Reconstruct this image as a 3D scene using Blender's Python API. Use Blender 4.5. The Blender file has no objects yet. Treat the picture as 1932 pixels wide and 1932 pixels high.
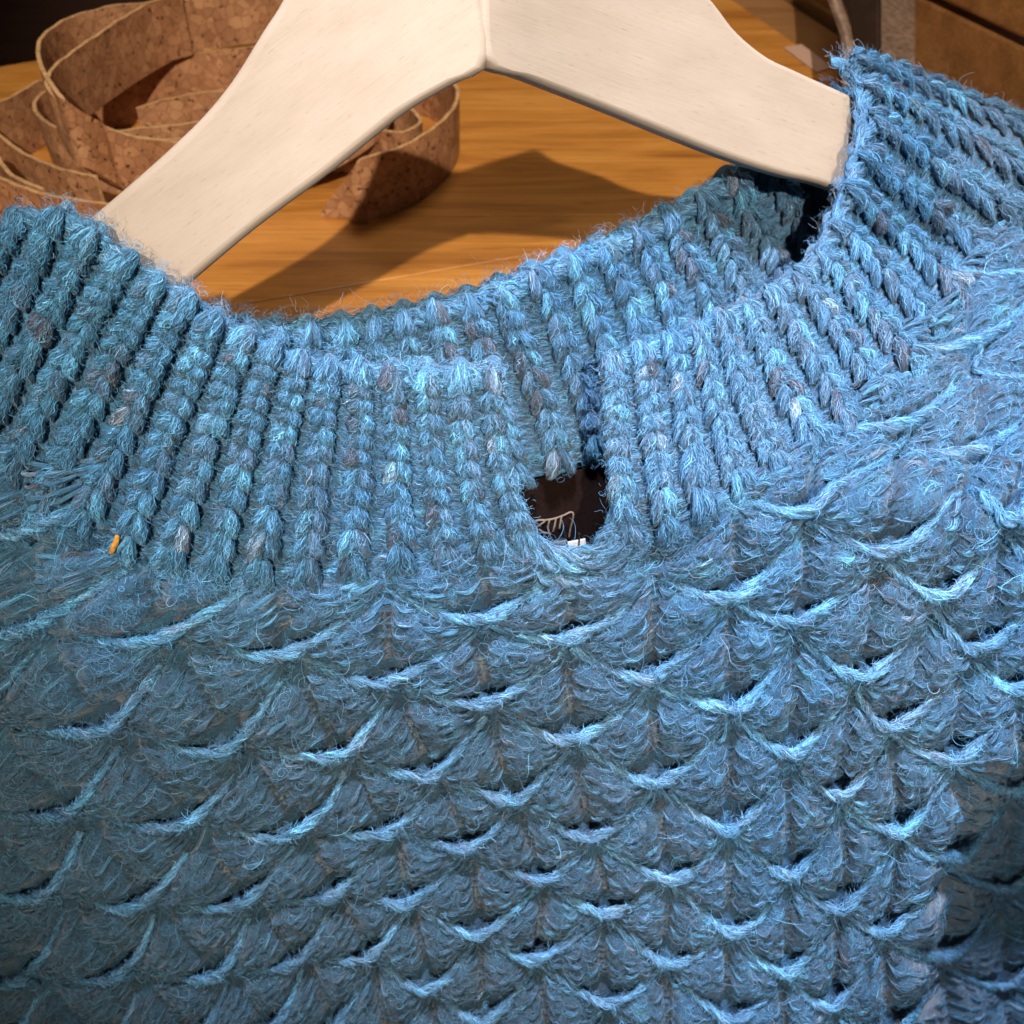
import bpy, math, random
import numpy as np
from mathutils import Vector

rng = np.random.default_rng(7)
random.seed(7)
SC = bpy.context.scene
COL = SC.collection

# ------------------------------------------------------------------ camera
CAM_H = 0.30                       # metres above the table top
PITCH = math.radians(45.0)
FOC = 1937.0                       # focal length in units of a 1932-wide frame
HALF = 966.0
cs, sn = math.cos(PITCH), math.sin(PITCH)
CAM = np.array([0.0, 0.0, CAM_H])
FW = np.array([0.0, cs, -sn]); UP = np.array([0.0, sn, cs]); RT = np.array([1.0, 0.0, 0.0])
cam = bpy.data.cameras.new('camera'); camo = bpy.data.objects.new('camera', cam); COL.objects.link(camo)
camo.location = CAM; camo.rotation_euler = (math.pi / 2 - PITCH, 0, 0)
cam.sensor_fit = 'HORIZONTAL'; cam.angle = 2 * math.atan(HALF / FOC)
cam.clip_start = 0.01; cam.clip_end = 60
cam.dof.use_dof = True; cam.dof.focus_distance = 0.325; cam.dof.aperture_fstop = 19.0
SC.camera = camo


def ray(px, py):
    px = np.asarray(px, float); py = np.asarray(py, float)
    return (FW + ((px - HALF) / FOC)[..., None] * RT + ((HALF - py) / FOC)[..., None] * UP)


def at_depth(px, py, d):
    return CAM + ray(px, py) * np.asarray(d, float)[..., None]


def at_z(px, py, z):
    r = ray(px, py)
    t = (np.asarray(z, float) - CAM_H) / r[..., 2]
    return CAM + r * t[..., None]


K_TILT, D0 = 0.45, 0.325


def plane_depth(px, py, add=0.0):
    return (D0 + add) / (1 + K_TILT * (HALF - np.asarray(py, float)) / FOC)


# ------------------------------------------------------------------ light
world = bpy.data.worlds.new('World'); SC.world = world; world.use_nodes = True
bg = world.node_tree.nodes['Background']
bg.inputs[0].default_value = (1.0, 0.9, 0.8, 1); bg.inputs[1].default_value = 0.075

HANGER_ADD = 0.020
apex = at_depth(922, 120, plane_depth(922, 120, HANGER_ADD))
target = at_z(888, 440, 0.0)
ldir = (apex - target) / np.linalg.norm(apex - target)
key_pos = apex + ldir * 3.3


def lamp(name, kind, pos, aim, power, color, size, cone=70, blend=0.85):
    l = bpy.data.lights.new(name, kind); o = bpy.data.objects.new(name, l); COL.objects.link(o)
    l.energy = power; l.color = color
    if kind == 'SPOT':
        l.spot_size = math.radians(cone); l.spot_blend = blend; l.shadow_soft_size = size
    else:
        l.size = size
    o.location = pos
    o.rotation_euler = (Vector(aim) - Vector(pos)).to_track_quat('-Z', 'Y').to_euler()
    return o


lamp('shop_spotlight', 'SPOT', key_pos, target, 610, (1.0, 0.86, 0.71), 0.02, 18, 1.0)
lamp('cool_ceiling_spot', 'SPOT', (-0.02, 0.13, 1.35), (0.105, 0.225, 0.0), 196, (0.80, 0.83, 1.0), 0.05, 26)
lamp('warm_table_fill', 'AREA', (0.1, 1.35, 1.5), (0.0, 0.7, 0.0), 11.0, (1.0, 0.82, 0.62), 0.6)  # added fill lamp, lifts the shadows on the table

SC.view_settings.view_transform = 'Standard'; SC.view_settings.look = 'None'
SC.view_settings.exposure = 0.0; SC.view_settings.gamma = 1.0
SC.render.engine = 'CYCLES'
SC.cycles_curves.shape = 'RIBBONS'
try:
    SC.cycles.use_denoising = True
except Exception:
    pass


# ------------------------------------------------------------------ materials
class NT:
    def __init__(s, name):
        s.m = bpy.data.materials.new(name); s.m.use_nodes = True
        s.t = s.m.node_tree; s.b = s.t.nodes['Principled BSDF']

    def n(s, typ, **kw):
        nd = s.t.nodes.new(typ)
        for k, v in kw.items():
            if k.startswith('i_'):
                key = k[2:]
                nd.inputs[int(key) if key.isdigit() else key.replace('_', ' ')].default_value = v
            else:
                setattr(nd, k, v)
        return nd

    def l(s, a, b):
        s.t.links.new(a, b)

    def ramp(s, stops, fac):
        r = s.n('ShaderNodeValToRGB')
        e = r.color_ramp.elements
        while len(e) < len(stops):
            e.new(0.5)
        for el, (p, c) in zip(e, stops):
            el.position = p; el.color = (*c, 1)
        s.l(fac, r.inputs[0]); return r.outputs[0]

    def mix(s, fac, a, b, mode='MIX'):
        m = s.n('ShaderNodeMix', data_type='RGBA', blend_type=mode)
        for sock, v in ((m.inputs[0], fac), (m.inputs[6], a), (m.inputs[7], b)):
            if hasattr(v, 'is_linked'):
                s.l(v, sock)
            elif isinstance(v, tuple):
                sock.default_value = (*v, 1) if len(v) == 3 else v
            else:
                sock.default_value = v
        return m.outputs[2]

    def coords(s, rot=(0, 0, 0), scale=(1, 1, 1), kind='Object'):
        tc = s.n('ShaderNodeTexCoord'); mp = s.n('ShaderNodeMapping')
        mp.inputs['Rotation'].default_value = rot; mp.inputs['Scale'].default_value = scale
        s.l(tc.outputs[kind], mp.inputs[0]); return mp.outputs[0]

    def noise(s, vec, scale, detail=4, rough=0.55, dist=0.0):
        n = s.n('ShaderNodeTexNoise'); n.inputs['Scale'].default_value = scale
        n.inputs['Detail'].default_value = detail; n.inputs['Roughness'].default_value = rough
        n.inputs['Distortion'].default_value = dist
        s.l(vec, n.inputs['Vector']); return n.outputs['Fac']

    def bump(s, h, strength, dist):
        b = s.n('ShaderNodeBump'); b.inputs['Strength'].default_value = strength; b.inputs['Distance'].default_value = dist
        s.l(h, b.inputs['Height']); s.l(b.outputs[0], s.b.inputs['Normal'])


def wood(name, dark, mid, light, rot, scale_along, scale_across, rough=0.4, coat=0.0, fine=0.3, bump=0.05, kind='Object', dist=1.2):
    w = NT(name)
    v = w.coords(rot, (scale_along, scale_across, scale_across), kind)
    broad = w.noise(v, 1.0, 6, 0.6, dist)
    c = w.ramp([(0.28, dark), (0.5, mid), (0.72, light)], broad)
    v2 = w.coords(rot, (scale_along * 1.2, scale_across * 14, scale_across * 14), kind)
    f = w.noise(v2, 1.0, 5, 0.65)
    f2 = w.ramp([(0.3, (1 - fine,) * 3), (0.62, (1.0,) * 3)], f)
    c = w.mix(1.0, c, f2, 'MULTIPLY')
    w.l(c, w.b.inputs['Base Color'])
    w.b.inputs['Roughness'].default_value = rough
    w.b.inputs['Coat Weight'].default_value = coat
    w.b.inputs['Coat Roughness'].default_value = 0.25
    w.bump(f, 0.25, bump * 0.001 * 20)
    return w.m


M_table = wood('honey_varnished_wood', (0.36, 0.135, 0.024), (0.62, 0.26, 0.048), (0.76, 0.36, 0.085), (0, 0, math.radians(-6)), 5, 30, 0.34, 0.35, 0.34)
M_hang = wood('pale_sanded_wood', (0.365, 0.288, 0.208), (0.395, 0.316, 0.233), (0.418, 0.338, 0.254), (0, 0, math.radians(4)), 4, 9, 0.6, 0.0, 0.06, 0.01, 'UV', 0.1)
def add_pores(m, sx, sy, kind='UV', lo=0.8):
    t = m.node_tree; b = t.nodes['Principled BSDF']; src = b.inputs['Base Color'].links[0].from_socket
    tc = t.nodes.new('ShaderNodeTexCoord'); mp = t.nodes.new('ShaderNodeMapping'); mp.inputs['Scale'].default_value = (sx, sy, sy)
    t.links.new(tc.outputs[kind], mp.inputs[0])
    n = t.nodes.new('ShaderNodeTexNoise'); n.inputs['Scale'].default_value = 1.0; n.inputs['Detail'].default_value = 2; t.links.new(mp.outputs[0], n.inputs['Vector'])
    r = t.nodes.new('ShaderNodeValToRGB'); r.color_ramp.elements[0].position = 0.27; r.color_ramp.elements[0].color = (lo, lo * .96, lo * .9, 1)
    r.color_ramp.elements[1].position = 0.37; r.color_ramp.elements[1].color = (1, 1, 1, 1); t.links.new(n.outputs['Fac'], r.inputs[0])
    mx = t.nodes.new('ShaderNodeMix'); mx.data_type = 'RGBA'; mx.blend_type = 'MULTIPLY'; mx.inputs[0].default_value = 1.0
    t.links.new(src, mx.inputs[6]); t.links.new(r.outputs[0], mx.inputs[7]); t.links.new(mx.outputs[2], b.inputs['Base Color'])


add_pores(M_hang, 26, 130, 'UV', 0.86)
add_pores(M_table, 30, 420, 'Object', 0.62)
M_brown = wood('brown_stained_board', (0.26, 0.125, 0.045), (0.36, 0.185, 0.07), (0.45, 0.24, 0.095), (0, 0, 0), 3, 30, 0.42, 0.2, 0.35, 0.05)
M_darkwd = wood('dark_cabinet_wood', (0.05, 0.019, 0.011), (0.07, 0.026, 0.014), (0.09, 0.035, 0.02), (0, 0, 0), 4, 30, 0.6)
M_ltwood = wood('light_plank_wood', (0.30, 0.16, 0.05), (0.38, 0.21, 0.07), (0.45, 0.27, 0.1), (0, 0, 0), 4, 30, 0.45)


def cork_mat():
    w = NT('cork_sheet')
    v = w.coords((0, 0, 0), (1, 1, 1))
    vo = w.n('ShaderNodeTexVoronoi'); vo.inputs['Scale'].default_value = 150; w.l(v, vo.inputs['Vector'])
    n1 = w.noise(v, 60, 5, 0.6)
    sep = w.n('ShaderNodeSeparateColor'); w.l(vo.outputs['Color'], sep.inputs[0])
    c = w.ramp([(0.0, (0.25, 0.105, 0.042)), (0.5, (0.36, 0.165, 0.07)), (1.0, (0.52, 0.27, 0.125))], sep.outputs[0])
    c = w.mix(0.5, c, w.ramp([(0.3, (0.22, 0.09, 0.04)), (0.7, (0.48, 0.25, 0.12))], n1))
    n2 = w.noise(v, 300, 3, 0.6)
    sp = w.ramp([(0.33, (0.16, 0.07, 0.04)), (0.40, (1, 1, 1))], n2)
    c = w.mix(1.0, c, sp, 'MULTIPLY')
    vo2 = w.n('ShaderNodeTexVoronoi'); vo2.feature = 'DISTANCE_TO_EDGE'; vo2.inputs['Scale'].default_value = 150
    w.l(v, vo2.inputs['Vector'])
    ed = w.ramp([(0.0, (0.62, 0.55, 0.5)), (0.09, (1, 1, 1))], vo2.outputs[0])
    c = w.mix(0.8, c, ed, 'MULTIPLY')
    w.l(c, w.b.inputs['Base Color']); w.b.inputs['Roughness'].default_value = 0.6
    w.bump(n2, 0.4, 0.0006)
    return w.m


def plain(name, col, rough=0.6, metal=0.0, noise_amt=0.15, scale=200, bump=0.0003):
    w = NT(name)
    v = w.coords()
    n = w.noise(v, scale, 4, 0.6)
    lo = tuple(c * (1 - noise_amt) for c in col); hi = tuple(min(1, c * (1 + noise_amt)) for c in col)
    w.l(w.ramp([(0.3, lo), (0.7, hi)], n), w.b.inputs['Base Color'])
    w.b.inputs['Roughness'].default_value = rough; w.b.inputs['Metallic'].default_value = metal
    w.bump(n, 0.3, bump)
    return w.m


M_cork = cork_mat()
M_corkedge = plain('raw_cut_cork_edge', (0.50, 0.30, 0.14), 0.7, 0, 0.3, 300)
M_iron = plain('speckled_grey_brown_metal', (0.20, 0.13, 0.09), 0.55, 0.2, 0.5, 260, 0.0006)
M_irondk = plain('dark_brown_metal', (0.035, 0.018, 0.011), 0.5, 0.1, 0.3, 60)
M_pink = plain('flat_pale_pink', (0.55, 0.36, 0.27), 0.5, 0, 0.05, 40)
M_label = plain('dark_brown_woven_label', (0.009, 0.004, 0.003), 0.9, 0, 0.4, 900, 0.0004)
M_label.node_tree.nodes['Principled BSDF'].inputs['Specular IOR Level'].default_value = 0.1
M_cream = plain('cream_thread', (0.17, 0.13, 0.10), 0.8, 0, 0.3, 900)
M_white = plain('white_cotton_edge', (0.85, 0.78, 0.68), 0.7, 0, 0.1, 300)
M_black = plain('dark_sewing_thread', (0.012, 0.010, 0.02), 0.7, 0, 0.1, 300)
M_straw = plain('ochre_straw', (0.46, 0.22, 0.035), 0.8, 0, 0.5, 900, 0.0008)


def wool_mat(name, fibre):
    w = NT(name)
    at = w.n('ShaderNodeAttribute', attribute_name='col')
    c = at.outputs['Color']
    if fibre:
        hi = w.n('ShaderNodeHairInfo')
        v = w.ramp([(0.0, (0.14,) * 3), (0.45, (0.8,) * 3), (0.8, (1.35,) * 3), (0.95, (1.85, 1.8, 1.75)), (1.0, (2.1, 2.0, 1.9))], hi.outputs['Random'])
        c = w.mix(1.0, c, v, 'MULTIPLY')
    else:
        vv = w.coords()
        n = w.noise(vv, 1400, 3, 0.7)
        c = w.mix(1.0, c, w.ramp([(0.3, (0.5,) * 3), (0.7, (1.15,) * 3)], n), 'MULTIPLY')
        w.bump(n, 0.6, 0.0007)
    w.l(c, w.b.inputs['Base Color'])
    if fibre:
        ge = w.n('ShaderNodeNewGeometry'); an = w.n('ShaderNodeAttribute', attribute_name='lie')
        mx = w.n('ShaderNodeMix', data_type='VECTOR'); mx.inputs[0].default_value = 0.72
        w.l(ge.outputs['Normal'], mx.inputs[4]); w.l(an.outputs['Vector'], mx.inputs[5])
        nz = w.n('ShaderNodeVectorMath', operation='NORMALIZE'); w.l(mx.outputs[1], nz.inputs[0])
        w.l(nz.outputs[0], w.b.inputs['Normal'])
    w.b.inputs['Roughness'].default_value = 0.62 if fibre else 0.9
    w.b.inputs['Specular IOR Level'].default_value = 0.35 if fibre else 0.15
    if not fibre:
        w.b.inputs['Sheen Weight'].default_value = 0.25
    return w.m


M_wool = wool_mat('tweedy_blue_wool_yarn', False)
M_fib = wool_mat('blue_wool_fibres', True)


# ------------------------------------------------------------------ helpers
def put(name, me, mat, parent=None):
    o = bpy.data.objects.new(name, me); COL.objects.link(o)
    for m in (mat if isinstance(mat, (list, tuple)) else [mat]):
        me.materials.append(m)
    if parent is not None:
        o.parent = parent
    return o


def mesh(name, V, F, mat, parent=None, col=None, smooth=True, matidx=None):
    me = bpy.data.meshes.new(name)
    V = np.ascontiguousarray(V, dtype=np.float32).reshape(-1, 3)
    if isinstance(F, np.ndarray):
        nf, k = F.shape
        me.vertices.add(len(V)); me.vertices.foreach_set('co', V.ravel())
        me.loops.add(nf * k); me.loops.foreach_set('vertex_index', F.ravel().astype(np.int32))
        me.polygons.add(nf)
        me.polygons.foreach_set('loop_start', np.arange(0, nf * k, k, dtype=np.int32))
        me.update(calc_edges=True)
    else:
        me.from_pydata(V.tolist(), [], F)
    if smooth:
        me.polygons.foreach_set('use_smooth', np.ones(len(me.polygons), dtype=bool))
    if matidx is not None:
        me.polygons.foreach_set('material_index', np.asarray(matidx, dtype=np.int32))
    if col is not None:
        a = me.attributes.new('col', 'FLOAT_COLOR', 'POINT')
        c4 = np.ones((len(V), 4), np.float32); c4[:, :3] = col
        a.data.foreach_set('color', c4.ravel())
    me.validate(); me.update()
    return put(name, me, mat, parent)


def hair(name, P, R, col, parent, nrm=None):
    """P (N,K,3) points, R (N,K) radii, col (N,3)."""
    cu = bpy.data.hair_curves.new(name)
    N, K, _ = P.shape
    cu.add_curves([K] * N)
    cu.attributes['position'].data.foreach_set('vector', np.ascontiguousarray(P, np.float32).ravel())
    ra = cu.attributes.get('radius') or cu.attributes.new('radius', 'FLOAT', 'POINT')
    ra.data.foreach_set('value', np.ascontiguousarray(R, np.float32).ravel())
    ca = cu.attributes.new('col', 'FLOAT_COLOR', 'CURVE')
    c4 = np.ones((N, 4), np.float32); c4[:, :3] = col
    ca.data.foreach_set('color', c4.ravel())
    na = cu.attributes.new('lie', 'FLOAT_VECTOR', 'CURVE')
    if nrm is None:
        nrm = np.tile((CAM - P.mean((0, 1))) / np.linalg.norm(CAM - P.mean((0, 1))), (N, 1))
    na.data.foreach_set('vector', np.ascontiguousarray(nrm, np.float32).ravel())
    o = put(name, cu, M_fib, parent)
    o['kind'] = 'stuff'
    return o


def empty(name, loc=(0, 0, 0)):
    o = bpy.data.objects.new(name, None); COL.objects.link(o); o.location = loc
    o.empty_display_size = 0.02
    return o


def tag(o, label=None, cat=None, group=None, kind=None):
    for k, v in (('label', label), ('category', cat), ('group', group), ('kind', kind)):
        if v:
            o[k] = v
    return o


def adopt(child, parent):
    child.parent = parent
    child.matrix_parent_inverse = parent.matrix_basis.inverted()


def box(name, corners8, mat, parent=None, bevel=0.0):
    """corners: 4 of the bottom then 4 of the top, same winding"""
    F = [(3, 2, 1, 0), (4, 5, 6, 7), (0, 1, 5, 4), (1, 2, 6, 5), (2, 3, 7, 6), (3, 0, 4, 7)]
    o = mesh(name, np.array(corners8), F, mat, parent, smooth=False)
    if bevel:
        b = o.modifiers.new('bevel', 'BEVEL'); b.width = bevel; b.segments = 2
    return o


def slab(name, poly, z0, z1, mat, parent=None, bevel=0.0):
    n = len(poly)
    V = [(p[0], p[1], z0) for p in poly] + [(p[0], p[1], z1) for p in poly]
    F = [tuple(range(n))[::-1], tuple(range(n, 2 * n))] + [(i, (i + 1) % n, n + (i + 1) % n, n + i) for i in range(n)]
    o = mesh(name, np.array(V), F, mat, parent, smooth=False)
    if bevel:
        b = o.modifiers.new('bevel', 'BEVEL'); b.width = bevel; b.segments = 3
    return o


def catmull(P, n):
    P = np.asarray(P, float)
    A = np.vstack([2 * P[0] - P[1], P, 2 * P[-1] - P[-2]])
    out = []
    m = len(P) - 1
    for i in range(m):
        t = np.linspace(0, 1, n, endpoint=(i == m - 1))[:, None]
        p0, p1, p2, p3 = A[i], A[i + 1], A[i + 2], A[i + 3]
        out.append(0.5 * ((2 * p1) + (-p0 + p2) * t + (2 * p0 - 5 * p1 + 4 * p2 - p3) * t ** 2 + (-p0 + 3 * p1 - 3 * p2 + p3) * t ** 3))
    return np.vstack(out)


def tube(path, rad, sides=8):
    """one tube, returns verts (n,s,3)"""
    path = np.asarray(path, float); n = len(path)
    T = np.gradient(path, axis=0); T /= np.linalg.norm(T, axis=1, keepdims=True) + 1e-12
    ref = np.array([0.1, -0.6, 0.8]); 
    B = np.cross(T, ref); B /= np.linalg.norm(B, axis=1, keepdims=True) + 1e-12
    N = np.cross(B, T)
    a = np.linspace(0, 2 * np.pi, sides, endpoint=False)
    r = np.broadcast_to(np.asarray(rad, float), (n,))
    return path[:, None, :] + r[:, None, None] * (np.cos(a)[None, :, None] * B[:, None, :] + np.sin(a)[None, :, None] * N[:, None, :])


def grid_faces(n, s, wrap=True, base=0):
    i = np.arange(n - 1)[:, None]; j = np.arange(s if wrap else s - 1)[None, :]
    j2 = (j + 1) % s
    f = np.stack([i * s + j, i * s + j2, (i + 1) * s + j2, (i + 1) * s + j], -1).reshape(-1, 4)
    return f + base


def tube_obj(name, path, rad, mat, parent=None, sides=8):
    V = tube(path, rad, sides); n = len(path)
    F = grid_faces(n, sides).tolist()
    F.append(list(range(sides))[::-1]); F.append(list(range((n - 1) * sides, n * sides)))
    return mesh(name, V.reshape(-1, 3), F, mat, parent)


# smooth pseudo noise on picture-scale coordinates (used for yarn colour)
class SN:
    def __init__(s, scale, seed):
        r = np.random.default_rng(seed)
        a = r.uniform(0, 2 * np.pi, 14)
        k = r.uniform(0.5, 1.6, 14) / scale
        s.kx, s.ky, s.ph = np.cos(a) * k, np.sin(a) * k, r.uniform(0, 6.28, 14)

    def __call__(s, x, y):
        x = np.asarray(x)[..., None]; y = np.asarray(y)[..., None]
        return np.sin(x * s.kx * 6.28 + y * s.ky * 6.28 + s.ph).sum(-1) / 3.7


N_tone, N_cy, N_br = SN(520, 1), SN(90, 2), SN(60, 3)
BLUE = np.array([0.068, 0.228, 0.435]); TEAL = np.array([0.056, 0.222, 0.355]); GREY = np.array([0.138, 0.225, 0.355])
CYAN = np.array([0.13, 0.42, 0.66]); BROWN = np.array([0.10, 0.08, 0.08]); PALE = np.array([0.60, 0.64, 0.68])
SLATE = np.array([0.075, 0.125, 0.18])


def yarn_col(x, y, spread=1.0):
    """tweed yarn colours; x, y run along the cloth"""
    x = np.asarray(x, float); n = x.shape
    r = rng.random(n)
    gr = np.clip((np.asarray(y, float) - 1080) / 260, 0, 1) * np.clip((1330 - x) / 420, 0, 1)      # slate yarn tint, with lower-left shade painted in
    tl = np.clip((1150 - x) / 900, 0, 1)      # lamps' colour shift painted in: tealer towards the left
    tone = np.clip(0.30 + 0.30 * N_tone(x, y) + 0.22 * gr + 0.35 * tl, 0, 1)[..., None]
    gmix = (0.55 - 0.45 * tl)[..., None]
    c = BLUE * (1 - tone) + (gmix * GREY + (1 - gmix) * TEAL) * tone
    cy = np.clip(N_cy(x, y) - 0.75, 0, 1)[..., None]
    c = c * (1 - cy) + CYAN * cy
    br = np.clip(N_br(x, y) - 1.0, 0, 0.8)[..., None]
    c = c * (1 - br) + SLATE * br
    c = c * (1 - 0.42 * gr[..., None]) + np.array([0.045, 0.085, 0.115]) * (0.42 * gr[..., None])
    pick = lambda lo, hi: ((r >= lo) & (r < hi))[..., None]
    c = np.where(pick(0.0, 0.09), c * 0.35 + CYAN * 0.65, c)
    c = np.where(pick(0.09, 0.2), c * 0.4 + SLATE * 0.6, c)
    c = np.where(pick(0.2, 0.25), BROWN * 0.7 + c * 0.3, c)
    c = np.where(pick(0.25, 0.265), c * 0.7 + PALE * 0.3, c)
    c = np.where(pick(0.30, 0.40), c * 0.5 + GREY * 0.5, c)
    return c * (0.88 + 0.24 * rng.random(n + (1,)) * spread)


def ground_col(x, y):
    """yarn colour of the puffs, with their shade painted in"""
    c = yarn_col(x, y)
    g = np.clip((np.asarray(y, float) - 1120) / 260, 0, 1) * np.clip((1420 - np.asarray(x, float)) / 420, .25, 1)
    dk = np.array([0.046, 0.105, 0.140])  # shade tone blended into the puff colour
    k = (0.5 * g)[..., None]
    return c * (1 - k) + dk * (0.75 + 0.5 * rng.random(c.shape[:-1] + (1,))) * k


# ------------------------------------------------------------------ table and what stands round it
back_l = at_z(np.array([-400., 80.]), np.array([195., 112.]), 0.0)
bl_dir = back_l[1] - back_l[0]
edge_a, edge_b = at_z(np.array([1382., 1560.]), np.array([0., 124.]), 0.0)
ed = edge_b - edge_a
# corner where back edge line meets right edge line
Amat = np.array([[bl_dir[0], -ed[0]], [bl_dir[1], -ed[1]]])
s_, t_ = np.linalg.solve(Amat, (edge_a - back_l[0])[:2])
corner = back_l[0] + bl_dir * s_
front_y = 0.375
rt_x = edge_a + ed * ((front_y - edge_a[1]) / ed[1])
poly = [(-0.9, front_y), (rt_x[0], front_y), (corner[0], corner[1]), (back_l[0][0], back_l[0][1])]
tb = empty('table', (0, 0.6, -0.72))
tag(tb, 'honey coloured varnished wooden table top under the cork belts', 'table')
jl = at_z(np.array([700., 1085.]), np.array([534., 468.]), 0.0)
jk = (jl[1] - jl[0]); yj = lambda x: jl[0][1] + (x - jl[0][0]) * jk[1] / jk[0]
xr = lambda y: (edge_a + ed * ((y - edge_a[1]) / ed[1]))[0]
yr = yj(xr(yj(0.25)))
adopt(slab('plank', [(-0.9, yj(-0.9) + .0001), (xr(yr), yr + .0001), (corner[0], corner[1]), (back_l[0][0], back_l[0][1])], -0.03, 0.0, M_table, None, 0.0005), tb)
adopt(slab('plank', [(-0.9, front_y), (xr(front_y), front_y), (xr(yr), yr - .0001), (-0.9, yj(-0.9) - .0001)], -0.03, -0.0002, M_table, None, 0.0007), tb)
for lx, ly in ((-0.75, 0.45), (0.28, 0.45), (-0.7, 0.9)):
    adopt(slab('leg', [(lx - .03, ly - .03), (lx + .03, ly - .03), (lx + .03, ly + .03), (lx - .03, ly + .03)], -0.72, -0.03, M_brown, None, 0.003), tb)
fl = slab('floor', [(-3, -3), (3, -3), (3, 4), (-3, 4)], -0.74, -0.72, M_darkwd); tag(fl, 'dark wooden shop floor', None, None, 'structure')
# dark cabinet behind the table
cab = empty('cabinet', (-0.6, 1.3, -0.72)); tag(cab, 'dark brown wooden cabinet in shadow behind the table', 'cabinet')
adopt(slab('side_panel', [(-1.6, 1.25), (0.6, 1.25), (0.6, 1.6), (-1.6, 1.6)], -0.72, 1.2, M_darkwd, None, 0.004), cab)
for zz in (0.22,):
    adopt(slab('shelf_edge', [(-1.6, 1.22), (0.6, 1.22), (0.6, 1.247), (-1.6, 1.247)], zz, zz + 0.03, M_darkwd, None, 0.003), cab)

# bench boards on the right of the table, running parallel with its right edge
e = ed / np.linalg.norm(ed); nrm_e = np.array([e[1], -e[0], 0.0])
if nrm_e[0] < 0:
    nrm_e = -nrm_e


def board(name, off0, off1, z0, z1, mat, parent, l0=-0.6, l1=0.45):
    b = edge_a + nrm_e * off0; c = edge_a + nrm_e * off1
    pl = [b + e * l0, b + e * l1, c + e * l1, c + e * l0]
    o = slab(name, [(p[0], p[1]) for p in pl], z0, z1, mat, None, 0.002)
    adopt(o, parent); return o


bench = empty('bench', (edge_a[0] + 0.1, edge_a[1], -0.72)); tag(bench, 'low slatted wooden bench behind the right end of the hanger', 'bench')
board('slat', 0.006, 0.075, -0.055, -0.02, M_brown, bench)
board('slat', 0.082, 0.24, -0.05, -0.012, M_ltwood, bench, -0.6, 0.10)
tp = at_z(np.array([1478., 1512., 1570., 1540.]), np.array([90., 84., 128., 137.]), 0.0006)  # thin pale pink patch on the table edge
tag(slab('pink_strip', [(p[0], p[1]) for p in tp], 0.0003, 0.0010, M_pink), 'small pale pink strip on the table edge beside the hanger', 'paper strip')

# brown chest on the far right
D_CH = 0.66
c0 = at_depth(1640., 330., D_CH + 0.02); c0[2] = 0
chest = empty('wooden_chest', (c0[0] + 0.1, c0[1], -0.72)); tag(chest, 'brown wooden chest with grooved panels at the right edge', 'chest')
c_base = at_depth(np.array(1772.), np.array(0.), np.array(0.76))
chdir = at_z(np.array(1932.), np.array(76.), c_base[2]) - c_base
chdir[2] = 0; chdir /= np.linalg.norm(chdir)
chn = np.array([chdir[1], -chdir[0], 0.0])
if chn[1] < 0:
    chn = -chn
M_chest = wood('brown_grained_chest_wood', (0.34, 0.15, 0.05), (0.50, 0.24, 0.08), (0.62, 0.31, 0.11), (0, 0, -math.atan2(chdir[1], chdir[0])), 4, 34, 0.42, 0.2, 0.4, 0.05)


def chest_board(name, z0, z1, out, mat, thick=0.02):
    b = c_base + chn * out
    p = [b - chdir * 0.5, b + chdir * 0.6, b + chdir * 0.6 + chn * thick, b - chdir * 0.5 + chn * thick]
    o = slab(name, [(q[0], q[1]) for q in p], z0, z1, mat, None, 0.003)
    adopt(o, chest)


zt = c_base[2]
chest_board('panel', zt - 0.14, zt - 0.004, 0.0, M_chest)
chest_board('panel', zt + 0.002, zt + 0.10, -0.004, M_chest, 0.024)
chest_board('panel', zt - 0.75, zt - 0.146, 0.001, M_chest)

# metal stand
st = empty('metal_stand'); base_p = at_depth(np.array(1690.), np.array(200.), np.array(0.56)); st.location = (base_p[0], base_p[1], -0.1)
tag(st, 'dark metal stand with curved brace behind the sweater shoulder', 'stand')


def upright(name, px0, px1, d0, d1, mat, th=0.004):
    top = at_depth(np.array([px0, px1], float), np.array([-160., -160.]), np.array([d0, d1]) * 1.22)
    bot = at_depth(np.array([px0 + 2, px1 + 3], float), np.array([420., 420.]), np.array([d0, d1]) * .86)
    dv = top[1] - top[0]; up_ = top[0] - bot[0]
    nv = np.cross(dv, up_); nv /= np.linalg.norm(nv)
    if nv[1] < 0:
        nv = -nv
    q0 = np.array([bot[0], bot[1], bot[1] + nv * th, bot[0] + nv * th]); q1 = np.array([top[0], top[1], top[1] + nv * th, top[0] + nv * th])
    o = box(name, np.concatenate([q0, q1]), mat, None, 0.0012); adopt(o, st)


upright('front_face', 1662, 1727, 0.62, 0.625, M_iron, 0.012)
upright('side_face', 1583, 1661, 0.665, 0.626, M_irondk, 0.004)
br = catmull([(1500, -140), (1545, -40), (1572, 30), (1588, 80), (1592, 150), (1592, 260)], 8)
Pb = at_depth(br[:, 0], br[:, 1], np.full(len(br), 0.565))
wv = np.array([0.0065, 0, 0]); dv = np.array([0, 0.014, 0.006])
V = np.stack([Pb, Pb + wv, Pb + wv + dv, Pb + dv], 1)
o = mesh('curved_brace', V.reshape(-1, 3), grid_faces(len(Pb), 4), [M_iron], None, smooth=False); adopt(o, st)


# ------------------------------------------------------------------ cork belts
BW, BT = 0.037, 0.0022


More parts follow.
